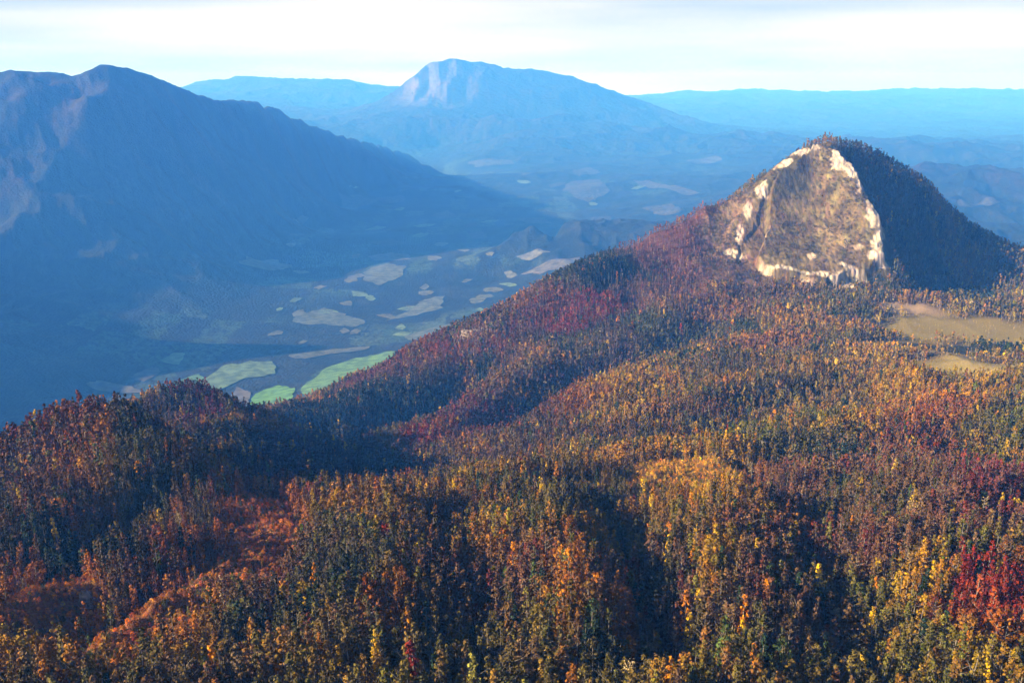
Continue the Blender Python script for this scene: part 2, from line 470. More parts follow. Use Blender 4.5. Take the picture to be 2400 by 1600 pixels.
# ------------------------------------------------------------------ ground colours (albedo) as plan-view patches, some deepening the hollow's shade
RUST, ORANGE, YELLOW = (.20, .075, .028), (.36, .15, .035), (.36, .24, .045)
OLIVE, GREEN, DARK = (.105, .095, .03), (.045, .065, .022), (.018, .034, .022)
BROWN, RED, PLUM = (.105, .062, .038), (.20, .035, .022), (.085, .042, .045)
TAN, CREAM, GREY = (.75, .52, .28), (.72, .58, .44), (.20, .19, .18)
PATCH_SRC = [
    # px, py, rx, ry, colour, strength, tree density (None keeps the forest)
    (1760, 600, 60, 40, (.22, .14, .07), .8, .25), (1745, 560, 20, 40, (.10, .085, .06), .8, .3),
    (1650, 640, 100, 30, (.25, .14, .08), .7, .5),
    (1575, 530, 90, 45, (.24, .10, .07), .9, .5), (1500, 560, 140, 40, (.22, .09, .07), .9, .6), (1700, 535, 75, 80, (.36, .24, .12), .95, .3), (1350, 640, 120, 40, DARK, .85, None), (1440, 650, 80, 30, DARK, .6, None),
    (1330, 725, 130, 45, (.24, .05, .03), .9, None), (1250, 690, 90, 25, (.20, .10, .05), .7, None), (1420, 640, 110, 45, DARK, .9, None), (1060, 800, 90, 30, (.22, .07, .04), .8, None), (1680, 620, 100, 35, (.30, .17, .08), .8, None), (1450, 760, 70, 22, (.07, .09, .03), .8, None), (1750, 800, 130, 25, (.28, .13, .05), .7, None), (2020, 820, 90, 25, (.34, .22, .05), .8, None), (1950, 870, 120, 30, (.30, .20, .05), .7, None), (2150, 900, 140, 30, (.34, .23, .05), .7, None), (800, 1070, 150, 45, (.03, .025, .025), .9, None), (620, 1050, 120, 35, (.04, .03, .03), .8, None), (1500, 690, 100, 40, (.20, .10, .06), .7, None), (1570, 775, 60, 35, DARK, .95, None), (1680, 770, 70, 20, GREEN, .7, None),  # the near-black pair paints deeper shade into the hollow
    (1600, 700, 120, 50, (.25, .13, .07), .6, None), (1750, 680, 120, 40, (.20, .12, .06), .6, None), (1960, 730, 60, 30, DARK, .6, None),
    (1200, 760, 60, 30, (.16, .07, .05), .6, None), (1100, 780, 60, 25, (.20, .13, .09), .6, None), (980, 850, 90, 30, (.17, .06, .045), .7, None),
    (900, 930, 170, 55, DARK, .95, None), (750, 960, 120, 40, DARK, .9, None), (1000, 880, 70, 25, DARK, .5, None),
    (1400, 850, 60, 35, PLUM, .8, None), (1250, 860, 100, 40, (.12, .08, .04), .5, None), (1350, 800, 60, 25, OLIVE, .5, None),
    (1100, 960, 110, 50, (.11, .035, .045), .8, None), (960, 1030, 50, 30, RED, .9, None), (1200, 1000, 120, 25, PLUM, .6, None),
    (1300, 950, 60, 25, RUST, .6, None), (1450, 900, 110, 50, YELLOW, .75, None), (1350, 930, 60, 20, ORANGE, .6, None),
    (1600, 950, 150, 25, (.16, .07, .06), .6, None), (1800, 900, 60, 30, GREEN, .6, None), (1850, 850, 150, 40, (.24, .17, .05), .7, None),
    (1450, 1020, 150, 18, PLUM, .6, None), (1700, 860, 120, 30, BROWN, .5, None), (1550, 830, 60, 20, OLIVE, .5, None),
    (2100, 960, 120, 40, ORANGE, .7, None), (2060, 930, 60, 40, YELLOW, .7, None), (2150, 1010, 90, 50, (.20, .07, .04), .7, None), (2250, 880, 110, 40, (.24, .17, .05), .6, None),
    (2310, 1020, 80, 90, (.11, .10, .02), .8, None), (1850, 990, 90, 12, GREEN, .6, None),
    (1550, 1090, 200, 32, (.6, .32, .08), .85, .45), (1300, 1130, 140, 26, (.5, .25, .08), .8, .45), (1750, 1040, 120, 25, OLIVE, .6, None), (1680, 1060, 60, 20, YELLOW, .7, None),
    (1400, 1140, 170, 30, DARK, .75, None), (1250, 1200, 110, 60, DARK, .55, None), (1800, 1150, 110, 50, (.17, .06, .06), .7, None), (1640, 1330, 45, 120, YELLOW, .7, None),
    (2000, 1200, 160, 60, OLIVE, .5, None), (2280, 1420, 130, 150, (.20, .03, .02), .9, None), (2120, 1370, 50, 70, YELLOW, .8, None), (1500, 1450, 60, 120, DARK, .6, None),
    (1300, 1330, 60, 90, ORANGE, .6, None), (1440, 1460, 40, 90, ORANGE, .6, None), (900, 1450, 70, 80, ORANGE, .5, None), (1750, 1450, 160, 90, (.12, .06, .04), .5, None),
    (750, 1330, 160, 70, (.05, .045, .03), .5, None), (1000, 1250, 150, 50, BROWN, .5, None),
    (600, 1180, 100, 48, (.55, .19, .08), .95, .5), (650, 1225, 65, 45, (.55, .21, .08), .9, .5), (530, 1310, 125, 66, (.46, .18, .07), .9, .5), (385, 1405, 110, 70, (.46, .18, .06), .9, .5),
    (250, 1490, 100, 80, (.46, .18, .06), .85, .5), (430, 1220, 110, 40, (.20, .10, .04), .6, .6), (480, 1190, 50, 35, DARK, .5, .8),
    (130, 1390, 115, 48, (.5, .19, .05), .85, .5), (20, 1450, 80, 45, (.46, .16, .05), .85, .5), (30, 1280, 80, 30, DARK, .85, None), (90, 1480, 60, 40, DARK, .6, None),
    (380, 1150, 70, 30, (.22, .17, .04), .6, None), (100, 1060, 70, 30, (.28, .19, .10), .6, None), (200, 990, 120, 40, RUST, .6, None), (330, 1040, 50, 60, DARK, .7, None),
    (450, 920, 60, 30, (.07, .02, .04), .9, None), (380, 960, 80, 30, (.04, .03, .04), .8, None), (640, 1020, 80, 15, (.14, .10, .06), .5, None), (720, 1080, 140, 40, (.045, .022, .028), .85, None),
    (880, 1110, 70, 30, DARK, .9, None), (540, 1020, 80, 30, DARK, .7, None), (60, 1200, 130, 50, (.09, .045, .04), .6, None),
    (2080, 715, 75, 14, TAN, .95, .03), (2270, 766, 230, 30, (.60, .46, .12), .85, .14), (2230, 838, 170, 16, (.58, .45, .15), .85, .10), (2100, 800, 120, 14, (.5, .36, .12), .8, .2),
    (2210, 806, 150, 10, DARK, .95, None),
    (300, 240, 160, 30, (.12, .07, .05), .3, 0), (280, 400, 120, 80, (.07, .07, .07), .3, 0),
]
ROCK_SRC = [(1850, 358, 34, 12, 1), (1805, 380, 22, 8, .9), (1748, 438, 13, 16, 1), (1718, 490, 9, 22, .8), (1698, 545, 9, 30, 1), (1680, 590, 26, 9, .9),
            (1928, 362, 13, 18, 1), (1956, 392, 12, 20, 1), (2004, 490, 12, 24, 1), (2018, 555, 13, 38, 1), (2008, 608, 20, 14, 1), (1795, 624, 32, 12, 1), (1845, 640, 24, 8, .9), (1935, 646, 22, 10, .9), (2024, 602, 12, 16, 1), (1944, 380, 11, 14, .9), (1975, 425, 8, 16, .8),
            (1900, 646, 34, 13, 1), (1955, 626, 30, 13, 1), (1865, 590, 10, 9, .6), (1970, 570, 14, 8, .5), (2182, 705, 14, 5, .6)]
ROCKS = []
PATCHES = []
def place(px, py, rx, ry, dmin=.012):
    c = hit(px, py)
    a0 = hit(px, py + ry, c[1] * .6, c[1])
    a1 = hit(px, py - ry, c[1], c[1] * 1.5)
    depth = max(min(np.hypot(*(a1 - a0)) / 2, 0.16 * c[1]), dmin * c[1])
    return c, c / np.hypot(*c), depth, rx / 1176 * TH * np.hypot(*c)


for (px, py, rx, ry, st) in ROCK_SRC:
    c, dr, la, lb = place(px, py, rx, ry, .004)
    ROCKS.append((c, dr, min(la, 22 + ry * 1.6), lb, st))
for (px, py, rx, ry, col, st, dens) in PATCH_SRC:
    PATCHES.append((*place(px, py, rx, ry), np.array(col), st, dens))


def albedo(x, y, z):
    """linear ground colour and how thickly trees stand"""
    r = np.hypot(x, y)
    n1 = fbm(x, y, 420, 4, 11, .6)
    n2 = fbm(x, y, 170, 4, 12, .6)
    n3 = fbm(x, y, 60, 3, 13, .6)
    col = np.tile(np.array(BROWN) * .9, (len(x), 1))

    def lay(c, m):
        nonlocal col
        m = np.clip(m, 0, 1)[:, None]
        col = col * (1 - m) + np.array(c) * m
    side = np.clip(x / 500 + .5 + n1, 0, 1)
    lay((.17, .085, .045), (1 - side) * .7)
    lay((.20, .16, .035), side * .9)
    lay(OLIVE, n1 * 2.5)
    lay((.30, .19, .05), n2 * 3)
    lay((.16, .055, .06), (n1 - .2) * 3 * (x < 500))
    lay(RUST, (-n2 - .12) * 4 * (1 - .8 * side))
    lay(DARK, (n3 - .2) * 3.5)
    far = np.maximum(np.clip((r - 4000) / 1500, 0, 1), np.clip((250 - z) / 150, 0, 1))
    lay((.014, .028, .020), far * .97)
    m1 = fbm(x, y, 700, 4, 61, .65)
    m2 = fbm(x, y, 240, 4, 62, .7)
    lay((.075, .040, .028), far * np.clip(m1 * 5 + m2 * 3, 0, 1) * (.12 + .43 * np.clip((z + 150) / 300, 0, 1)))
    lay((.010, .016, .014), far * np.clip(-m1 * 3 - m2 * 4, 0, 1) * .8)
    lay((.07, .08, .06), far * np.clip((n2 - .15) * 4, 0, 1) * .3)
    vf = (z < -279) & (r > 3300)
    if vf.any():
        xs, ys = x[vf] + 50 * n3[vf], y[vf] + 50 * n2[vf]
        cx, cy = np.floor(xs / 210 + .3 * np.floor(ys / 520)), np.floor(ys / 520)
        h = _hash(cx, cy, 5)
        g_ = _hash(cx, cy, 6)
        open_ = np.clip(fbm(x[vf], y[vf], 1400, 3, 8) * 5 + .2, 0, 1) * (h > .25) * np.clip((-279 - z[vf]) / 85, 0, 1) * (np.abs(n3[vf]) < .4)
        m = (open_ * .75)[:, None]
        pc = np.where(g_[:, None] > .2, np.array([[.08, .13, .08]]), np.array([[.05, .10, .055]])) * (1 + .5 * h[:, None])
        col[vf] = col[vf] * (1 - m) + pc * m
    dens = np.ones(len(x))
    wob = .35 * fbm(x, y, 90, 3, 21) + .2 * n3
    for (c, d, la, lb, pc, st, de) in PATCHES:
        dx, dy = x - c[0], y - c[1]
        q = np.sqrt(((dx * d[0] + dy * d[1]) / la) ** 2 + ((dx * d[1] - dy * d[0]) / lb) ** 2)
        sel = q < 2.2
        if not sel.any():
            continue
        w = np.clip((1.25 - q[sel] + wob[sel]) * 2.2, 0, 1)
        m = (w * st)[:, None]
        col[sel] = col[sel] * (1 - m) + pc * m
        if de is not None:
            dens[sel] = dens[sel] * (1 - w) + de * w
    # rock: the peak's rim, the ledge, the far crag
    rock = np.zeros(len(x))
    pk = (x > 300) & (x < 1400) & (y > 2300) & (y < 3200)
    if pk.any():
        xs, ys = x[pk], y[pk]
        _, d = slab(xs, ys, FACE, 30, 12)
        _, d2 = slab(xs, ys, LEDGE, 16, 10)
        brk = fbm(xs, ys, 55, 3, 33)
        face = np.clip((d + 22 * brk) / (12 + 26 * (xs < 850 + .35 * (ys - 2600))) + .4, 0, 1) * (xs < 1086 + 12 * brk)
        m = face[:, None]
        fc = np.array((.30, .215, .085)) * (1 + .7 * fbm(xs, ys, 40, 4, 34))[:, None] + .03 * np.clip(brk, 0, 1)[:, None]
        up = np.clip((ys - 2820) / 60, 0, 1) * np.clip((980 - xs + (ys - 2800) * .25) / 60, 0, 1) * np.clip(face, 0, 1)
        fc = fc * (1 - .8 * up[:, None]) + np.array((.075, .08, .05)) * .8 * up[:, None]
        col[pk] = col[pk] * (1 - m) + fc * m
        rr = np.zeros(len(xs))
        clear = np.ones(len(xs))
        rw = .55 * fbm(xs, ys, 38, 3, 41) + .35 * fbm(xs, ys, 12, 2, 42)
        for (c, dr, la, lb, st) in ROCKS:
            dx, dy = xs - c[0], ys - c[1]
            q = np.sqrt(((dx * dr[0] + dy * dr[1]) / la) ** 2 + ((dx * dr[1] - dy * dr[0]) / lb) ** 2)
            rr = np.maximum(rr, np.clip((1.2 - q + rw) * 2.0, 0, 1) * st)
            clear = np.minimum(clear, np.clip((q - 1.6) / 1.2, 0, 1))
        rr = np.maximum(rr, .55 * np.clip(1 - np.abs(d + 2) / 9, 0, 1) * np.clip(brk * 4, 0, 1))
        rock[pk] = rr
        dens[pk] *= clear
        dens[pk] *= 1 - np.clip((d + 18) / 14, 0, 1) * .55
        dens[pk] *= 1 - .7 * np.clip(1 - np.abs(d2) / 30, 0, 1)
        # the shadowed flank: its shade is also darkened into the colour
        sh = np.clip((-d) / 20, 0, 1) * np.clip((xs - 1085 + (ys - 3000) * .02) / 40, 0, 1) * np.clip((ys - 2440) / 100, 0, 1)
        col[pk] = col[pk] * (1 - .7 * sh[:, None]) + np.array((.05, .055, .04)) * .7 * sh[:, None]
    cr = (r > 23000) & (r < 28000) & (x > -5100) & (x < 2000)
    if cr.any():
        xs, ys = x[cr], y[cr]
        c0 = np.array(W(1010, 200, 14700 * FAR)[:2])
        q = np.hypot((xs - c0[0]) / 1300, (ys - c0[1]) / 1200)
        rock[cr] = np.clip((1.1 - q) * 2, 0, 1) * np.clip(.1 + 2.5 * fbm(xs, ys * .25, 260, 4, 36), 0, .28)
    rc = np.array(CREAM) * (1 + .22 * n3[:, None])
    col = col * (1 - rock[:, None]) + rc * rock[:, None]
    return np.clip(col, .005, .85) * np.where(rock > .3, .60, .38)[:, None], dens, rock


# ------------------------------------------------------------------ materials
def new_mat(name):
    m = bpy.data.materials.new(name)
    m.use_nodes = True
    nt = m.node_tree
    b = nt.nodes['Principled BSDF']
    b.inputs['Roughness'].default_value = .9
    b.inputs['Specular IOR Level'].default_value = .15
    return m, nt, b


def mat_land(name, bump_scale, bump_dist, var):
    m, nt, b = new_mat(name)
    N, L = nt.nodes, nt.links
    at = N.new('ShaderNodeAttribute')
    at.attribute_name = 'albedo'
    rk = N.new('ShaderNodeAttribute')
    rk.attribute_name = 'rock'
    g = N.new('ShaderNodeNewGeometry')
    n1 = N.new('ShaderNodeTexNoise')
    n1.inputs['Scale'].default_value = bump_scale
    n1.inputs['Detail'].default_value = 5
    n1.inputs['Roughness'].default_value = .65
    L.new(g.outputs['Position'], n1.inputs['Vector'])
    vo = N.new('ShaderNodeTexVoronoi')
    vo.inputs['Scale'].default_value = bump_scale * 2.2
    L.new(g.outputs['Position'], vo.inputs['Vector'])
    mr = N.new('ShaderNodeMapRange')
    mr.inputs['From Min'].default_value = .3
    mr.inputs['From Max'].default_value = .7
    mr.inputs['To Min'].default_value = 1 - var
    mr.inputs['To Max'].default_value = 1 + var
    mr.clamp = False
    L.new(n1.outputs['Fac'], mr.inputs['Value'])
    mul = N.new('ShaderNodeVectorMath')
    mul.operation = 'SCALE'
    L.new(at.outputs['Color'], mul.inputs[0])
    L.new(mr.outputs[0], mul.inputs['Scale'])
    hs = N.new('ShaderNodeHueSaturation')
    mr2 = N.new('ShaderNodeMapRange')
    mr2.inputs['To Min'].default_value = .47
    mr2.inputs['To Max'].default_value = .53
    L.new(vo.outputs['Color'], mr2.inputs['Value'])
    L.new(mr2.outputs[0], hs.inputs['Hue'])
    L.new(mul.outputs[0], hs.inputs['Color'])
    L.new(hs.outputs[0], b.inputs['Base Color'])
    ad = N.new('ShaderNodeMath')
    ad.operation = 'SUBTRACT'
    L.new(n1.outputs['Fac'], ad.inputs[0])
    L.new(vo.outputs['Distance'], ad.inputs[1])
    bp = N.new('ShaderNodeBump')
    bp.inputs['Distance'].default_value = bump_dist
    bp.inputs['Strength'].default_value = .8
    L.new(ad.outputs[0], bp.inputs['Height'])
    L.new(bp.outputs[0], b.inputs['Normal'])
    return m


M_near = mat_land('near_ground', .35, 1.2, .35)
M_mid = mat_land('wooded_ground', .022, 4, .7)
M_far = mat_land('far_wood', .004, 20.0, .35)
M_peak = mat_land('peak_ground', .05, 3.0, .75)
_n = M_peak.node_tree.nodes
_l = M_peak.node_tree.links
_m = _n.new('ShaderNodeMapping')
_m.inputs['Scale'].default_value = (1.6, .8, .45)
_g = [q for q in _n if q.type == 'NEW_GEOMETRY'][0]
_l.new(_g.outputs['Position'], _m.inputs[0])
for q in _n:
    if q.type in ('TEX_NOISE', 'TEX_VORONOI'):
        _l.new(_m.outputs[0], q.inputs['Vector'])
        if q.type == 'TEX_NOISE':
            q.inputs['Detail'].default_value = 9
            q.inputs['Roughness'].default_value = .72
        else:
            q.inputs['Scale'].default_value = .05


def tag(o, label=None, cat=None, group=None, kind=None):
    if label:
        o['label'] = label
    if cat:
        o['category'] = cat
    if group:
        o['group'] = group
    if kind:
        o['kind'] = kind
    return o


def mesh_np(name, co, faces, mat, attrs=None, smooth=True, mats=None, midx=None):
    me = bpy.data.meshes.new(name)
    k = faces.shape[1]
    me.vertices.add(len(co))
    me.vertices.foreach_set('co', np.ascontiguousarray(co, np.float32).ravel())
    me.loops.add(faces.size)
    me.loops.foreach_set('vertex_index', np.ascontiguousarray(faces, np.int32).ravel())
    me.polygons.add(len(faces))
    me.polygons.foreach_set('loop_start', np.arange(0, faces.size, k, dtype=np.int32))
    me.polygons.foreach_set('loop_total', np.full(len(faces), k, np.int32))
    for m in (mats or [mat]):
        me.materials.append(m)
    if midx is not None:
        me.polygons.foreach_set('material_index', midx.astype(np.int32))
    me.update(calc_edges=True)
    me.polygons.foreach_set('use_smooth', np.full(len(faces), smooth))
    for an, (kind, val) in (attrs or {}).items():
        a = me.attributes.new(an, kind, 'POINT')
        if kind == 'FLOAT_COLOR':
            a.data.foreach_set('color', np.hstack([val, np.ones((len(val), 1))]).astype(np.float32).ravel())
        else:
            a.data.foreach_set('value', val.astype(np.float32))
    return me


def add(name, me, parent=None):
    o = bpy.data.objects.new(name, me)
    S.collection.objects.link(o)
    if parent is not None:
        o.parent = parent
    return o


# ------------------------------------------------------------------ terrain
def terrain(cols, rows):
    th, rr = np.meshgrid(cols, rows)
    x, y = (np.sin(th) * rr).ravel(), (np.cos(th) * rr).ravel()
    z = H(x, y)
    nr, nc = len(rows), len(cols)
    i = np.arange(nr * nc).reshape(nr, nc)
    f = np.stack([i[:-1, :-1], i[:-1, 1:], i[1:, 1:], i[1:, :-1]], -1).reshape(-1, 4)[:, ::-1]
    return x, y, z, f


a_in = math.radians(37.5)
FAST_COL = 0.00135
cols = np.concatenate([np.linspace(-math.pi, -a_in, 110)[:-1], np.arange(-a_in, a_in, FAST_COL), np.linspace(a_in, math.pi, 110)])
rows = np.concatenate([[12, 40, 80, 120, 160, 200, 230], np.exp(np.arange(math.log(260), math.log(74000), .0047))])
X, Y, Z, F = terrain(cols, rows)
ALB, DENS, ROCK = albedo(X, Y, Z)
GZ = Z.reshape(len(rows), len(cols))


def Hgrid(x, y):
    """height of the terrain mesh itself"""
    t = np.arctan2(x, y)
    r = np.hypot(x, y)
    ci = np.clip(np.searchsorted(cols, t) - 1, 0, len(cols) - 2)
    ri = np.clip(np.searchsorted(rows, r) - 1, 0, len(rows) - 2)
    ft = (t - cols[ci]) / (cols[ci + 1] - cols[ci])
    fr = (r - rows[ri]) / (rows[ri + 1] - rows[ri])
    return (GZ[ri, ci] * (1 - ft) + GZ[ri, ci + 1] * ft) * (1 - fr) + (GZ[ri + 1, ci] * (1 - ft) + GZ[ri + 1, ci + 1] * ft) * fr


fc = F[:, 0]
fx, fy, fz = X[F].mean(1), Y[F].mean(1), Z[F].mean(1)
fr = np.hypot(fx, fy)
PKP = poly_world([(1560, 640, 2520), (1640, 690, 2340), (1800, 700, 2320), (2010, 690, 2330), (2110, 690, 2420), (2200, 712, 2420), (2352, 722, 2430), (2700, 725, 2430), (2700, 640, 3300), (2352, 560, 3500), (2100, 400, 3600), (1850, 300, 3500), (1640, 460, 3150)])
peak_f = inside(fx, fy, PKP)
lab = np.full(len(F), 1)
wob = 80 * fbm(fx, fy, 300, 3, 77)
zb_v = rbf(fx, fy, C_base)
lab[(zb_v + wob * .3 < -355) & (fr > 2000)] = 2                    # valley floor
beyond = (fr > 2300) & (lab == 1)
left = beyond & (fx < fy * -.02) & (fr < 19500) & (fy > 1500) & ((fx < -0.22 * fy) | (fr > 7300))
lab[left] = 3                                                      # left mountain
lab[(fr >= 2000) & (lab == 1) & (fy > 3600)] = 4                   # middle hills
lab[(fr >= 19500)] = 6
crag = (fr > 20400) & (fr < 30600) & (fx < 2700) & (fx > -6100)
lab[crag] = 5
lab[(fr > 30600)] = 6
lab[peak_f] = 7
lab[(fr < 2000) & (lab == 1) & (fx > fy * -.33) & (fr < 1010)] = 8
SPEC = {
    1: ('forested_hill', M_near, 'autumn forested ridges and plateau running back to the foot of the rocky peak'),
    8: ('hillside', M_near, 'steep near hillside under mixed autumn forest at the bottom of the view'),
    2: ('valley_ground', M_mid, 'blue shaded valley floor with scattered fields between the mountains'),
    3: ('mountain', M_mid, 'huge dark blue wooded mountain filling the left side behind the valley'),
    4: ('distant_hill', M_mid, 'hazy blue wooded hills beyond the valley and behind the rocky peak'),
    5: ('distant_mountain', M_far, 'pale blue mountain with a bare cliff on its left end above the valley'),
    6: ('far_mountain', M_far, 'faint pale blue mountain ranges along the horizon'),
    7: ('mountain', M_peak, 'steep rocky peak with a sunlit tan face and a dark blue shaded flank'),
}


def submesh(key, sel, co, alb, rock):
    name, m, lb = SPEC[key]
    f = F[sel]
    u, inv = np.unique(f, return_inverse=True)
    me = mesh_np(name, co[u], inv.reshape(f.shape), m, {'albedo': ('FLOAT_COLOR', alb[u]), 'rock': ('FLOAT', rock[u])})
    return tag(add(name, me), lb, name.split('_')[-1], kind='structure')


CO = np.stack([X, Y, Z], 1)
for key in (1, 8, 2, 3, 4, 5, 6):
    if (lab == key).any():
        submesh(key, lab == key, CO, ALB, ROCK)
# the peak: finer sheet of its own, split 2x2 from the same height function
pf = F[lab == 7]
K = 3
a, b, c_, d_ = (np.stack([X[pf[:, k]], Y[pf[:, k]]], 1) for k in range(4))
t = np.linspace(0, 1, K + 1)
U, Vv = np.meshgrid(t, t)
U, Vv = U.ravel()[None, :, None], Vv.ravel()[None, :, None]
P = (a[:, None] * (1 - U) + b[:, None] * U) * (1 - Vv) + (d_[:, None] * (1 - U) + c_[:, None] * U) * Vv
kk = (K + 1) ** 2
P = P.reshape(-1, 2)
q = np.round(P * 50).astype(np.int64)
_, first, inv = np.unique(q[:, 0] * 10000000 + q[:, 1], return_index=True, return_inverse=True)
P = P[first]
ii = np.arange((K + 1) ** 2).reshape(K + 1, K + 1)
qf = np.stack([ii[:-1, :-1], ii[:-1, 1:], ii[1:, 1:], ii[1:, :-1]], -1).reshape(-1, 4)
pfaces = inv.ravel()[(np.arange(len(pf))[:, None, None] * kk + qf[None]).reshape(-1, 4)]
pz = H(P[:, 0], P[:, 1])
pal, pdens, prock = albedo(P[:, 0], P[:, 1], pz)
pz = pz + prock * 4.0 * fbm(P[:, 0], P[:, 1], 9, 2, 55)
me = mesh_np('mountain', np.stack([P[:, 0], P[:, 1], pz], 1), pfaces, M_peak, {'albedo': ('FLOAT_COLOR', pal), 'rock': ('FLOAT', prock)})
tag(add('mountain', me), SPEC[7][2], 'mountain', kind='structure')

# ------------------------------------------------------------------ fields on the valley floor
FIELDS = [
    # outline in photo spots, colour, name, label
    ([(690, 905), (700, 880), (760, 845), (850, 818), (905, 812), (900, 825), (850, 862), (780, 900), (715, 925)], (.11, .22, .05), 'long bright green field on the valley floor beside the dark ridge'),
    ([(568, 938), (585, 905), (640, 890), (672, 892), (668, 920), (620, 945)], (.10, .24, .045), 'small bright green field at the near end of the valley'),
    ([(330, 925), (400, 880), (460, 860), (455, 900), (380, 935)], (.10, .20, .07), 'dull green field behind the left wooded knoll'),
    ([(470, 880), (520, 840), (620, 835), (640, 860), (560, 870), (500, 900)], (.12, .19, .09), 'grey green field in the middle of the near valley'),
    ([(520, 925), (545, 895), (575, 905), (565, 935)], (.26, .24, .20), 'pale stubble field beside the small green field'),
    ([(200, 885), (240, 878), (300, 890), (330, 905), (280, 905)], (.24, .24, .20), 'thin pale field at the foot of the left mountain'),
    ([(370, 830), (400, 812), (425, 815), (410, 838)], (.14, .22, .12), 'small teal field below the left mountain'),
    ([(300, 870), (350, 845), (370, 855), (330, 880)], (.20, .20, .17), 'small greyish field left of the teal one'),
    ([(670, 815), (760, 805), (850, 796), (850, 803), (760, 815), (690, 828)], (.24, .27, .22), 'long thin pale strip field above the bright green field'),
    ([(665, 740), (700, 722), (745, 708), (790, 725), (840, 738), (800, 750), (730, 748)], (.22, .27, .19), 'pale grey green field in the dark middle of the valley'),
    ([(895, 735), (940, 715), (975, 690), (1020, 682), (1020, 708), (960, 725)], (.25, .30, .22), 'slanting pale field beneath the main ridge'),
    ([(930, 775), (990, 755), (1050, 742), (1020, 762), (950, 785)], (.20, .25, .20), 'narrow teal field just behind the main ridge'),
    ([(550, 605), (575, 592), (640, 600), (665, 615), (620, 622), (580, 615)], (.26, .28, .20), 'oval pale field at the foot of the left mountain'),
    ([(835, 640), (845, 618), (880, 608), (930, 615), (915, 640), (870, 655)], (.24, .28, .19), 'rounded pale green field in the centre of the valley'),
    ([(840, 590), (900, 582), (945, 586), (940, 597), (860, 600)], (.26, .28, .25), 'thin striped field north of the rounded field'),
    ([(850, 560), (900, 552), (940, 562), (880, 570)], (.24, .26, .24), 'small pale strip field in the centre of the valley'),
    ([(780, 455), (830, 452), (870, 462), (820, 480)], (.30, .33, .30), 'pale field at the left foot of the far valley side'),
    ([(865, 455), (920, 452), (930, 465), (880, 470)], (.28, .30, .28), 'short pale field right of the far left one'),
    ([(990, 495), (1030, 485), (1050, 500), (1010, 508)], (.30, .32, .30), 'small light blue field in mid valley'),
    ([(1075, 540), (1110, 535), (1120, 550), (1085, 552)], (.28, .30, .28), 'tiny light field left of the ridge'),
    ([(1190, 505), (1240, 502), (1265, 515), (1210, 515)], (.30, .30, .28), 'thin light field below the cluster of pale fields'),
    ([(1290, 440), (1310, 420), (1380, 415), (1400, 440), (1350, 465)], (.34, .36, .32), 'broad pale field in the far valley'),
    ([(1310, 395), (1350, 385), (1380, 398), (1330, 408)], (.36, .36, .34), 'pale field above the broad one'),
    ([(1450, 415), (1490, 418), (1600, 445), (1560, 447), (1470, 428)], (.38, .40, .38), 'long thin pale field pointing at the rocky peak'),
    ([(1480, 480), (1540, 470), (1570, 485), (1500, 495)], (.34, .36, .34), 'pale field behind the red flank of the main ridge'),
    ([(1200, 630), (1260, 600), (1330, 592), (1320, 612), (1250, 632)], (.26, .25, .22), 'grey brown field close behind the main ridge'),
    ([(1190, 590), (1240, 575), (1260, 582), (1215, 600)], (.30, .32, .30), 'small grey field above the grey brown one'),
    ([(1580, 370), (1640, 362), (1660, 372), (1600, 380)], (.36, .38, .36), 'distant pale field left of the peak'),
    ([(1080, 375), (1160, 368), (1180, 378), (1100, 386)], (.32, .34, .34), 'faint far field under the distant cliff mountain'),
    ([(2200, 470), (2260, 462), (2290, 472), (2230, 482)], (.34, .36, .36), 'pale field on the hazy hill right of the peak'),
]


_fr = np.random.default_rng(21)
k = 0
while k < 64:
    py = float(_fr.uniform(380, 800))
    px = float(_fr.uniform(620 + (800 - py) * .2, 1650 - (py - 380) * 1.35))
    c_ = hit(px, py, 1900)
    if c_[1] < 3500 or float(H(c_[:1], c_[1:])[0]) > -230 or any(abs(px - q[0][0][0] - 40) < 45 and abs(py - q[0][0][1]) < 16 for q in FIELDS):
        continue
    w_, h_ = _fr.uniform(9, 26), _fr.uniform(2.2, 6) * (.5 + (py - 330) / 400)
    sl = _fr.uniform(-.25, .1)
    n_ = int(_fr.integers(4, 7))
    out = []
    for j in range(n_):
        a_ = j / n_ * 6.283 + _fr.uniform(-.3, .3)
        out.append((px + math.cos(a_) * w_ * _fr.uniform(.75, 1.2), py + math.sin(a_) * h_ * _fr.uniform(.75, 1.2) + sl * math.cos(a_) * w_))
    g_ = _fr.random()
    FIELDS.append((out, (.20 + .08 * g_, .25 + .04 * g_, .19) if g_ > .3 else (.12, .19, .10), 'small hazy %s clearing among dark woods on the valley floor' % ('pale' if g_ > .3 else 'green')))
    k += 1


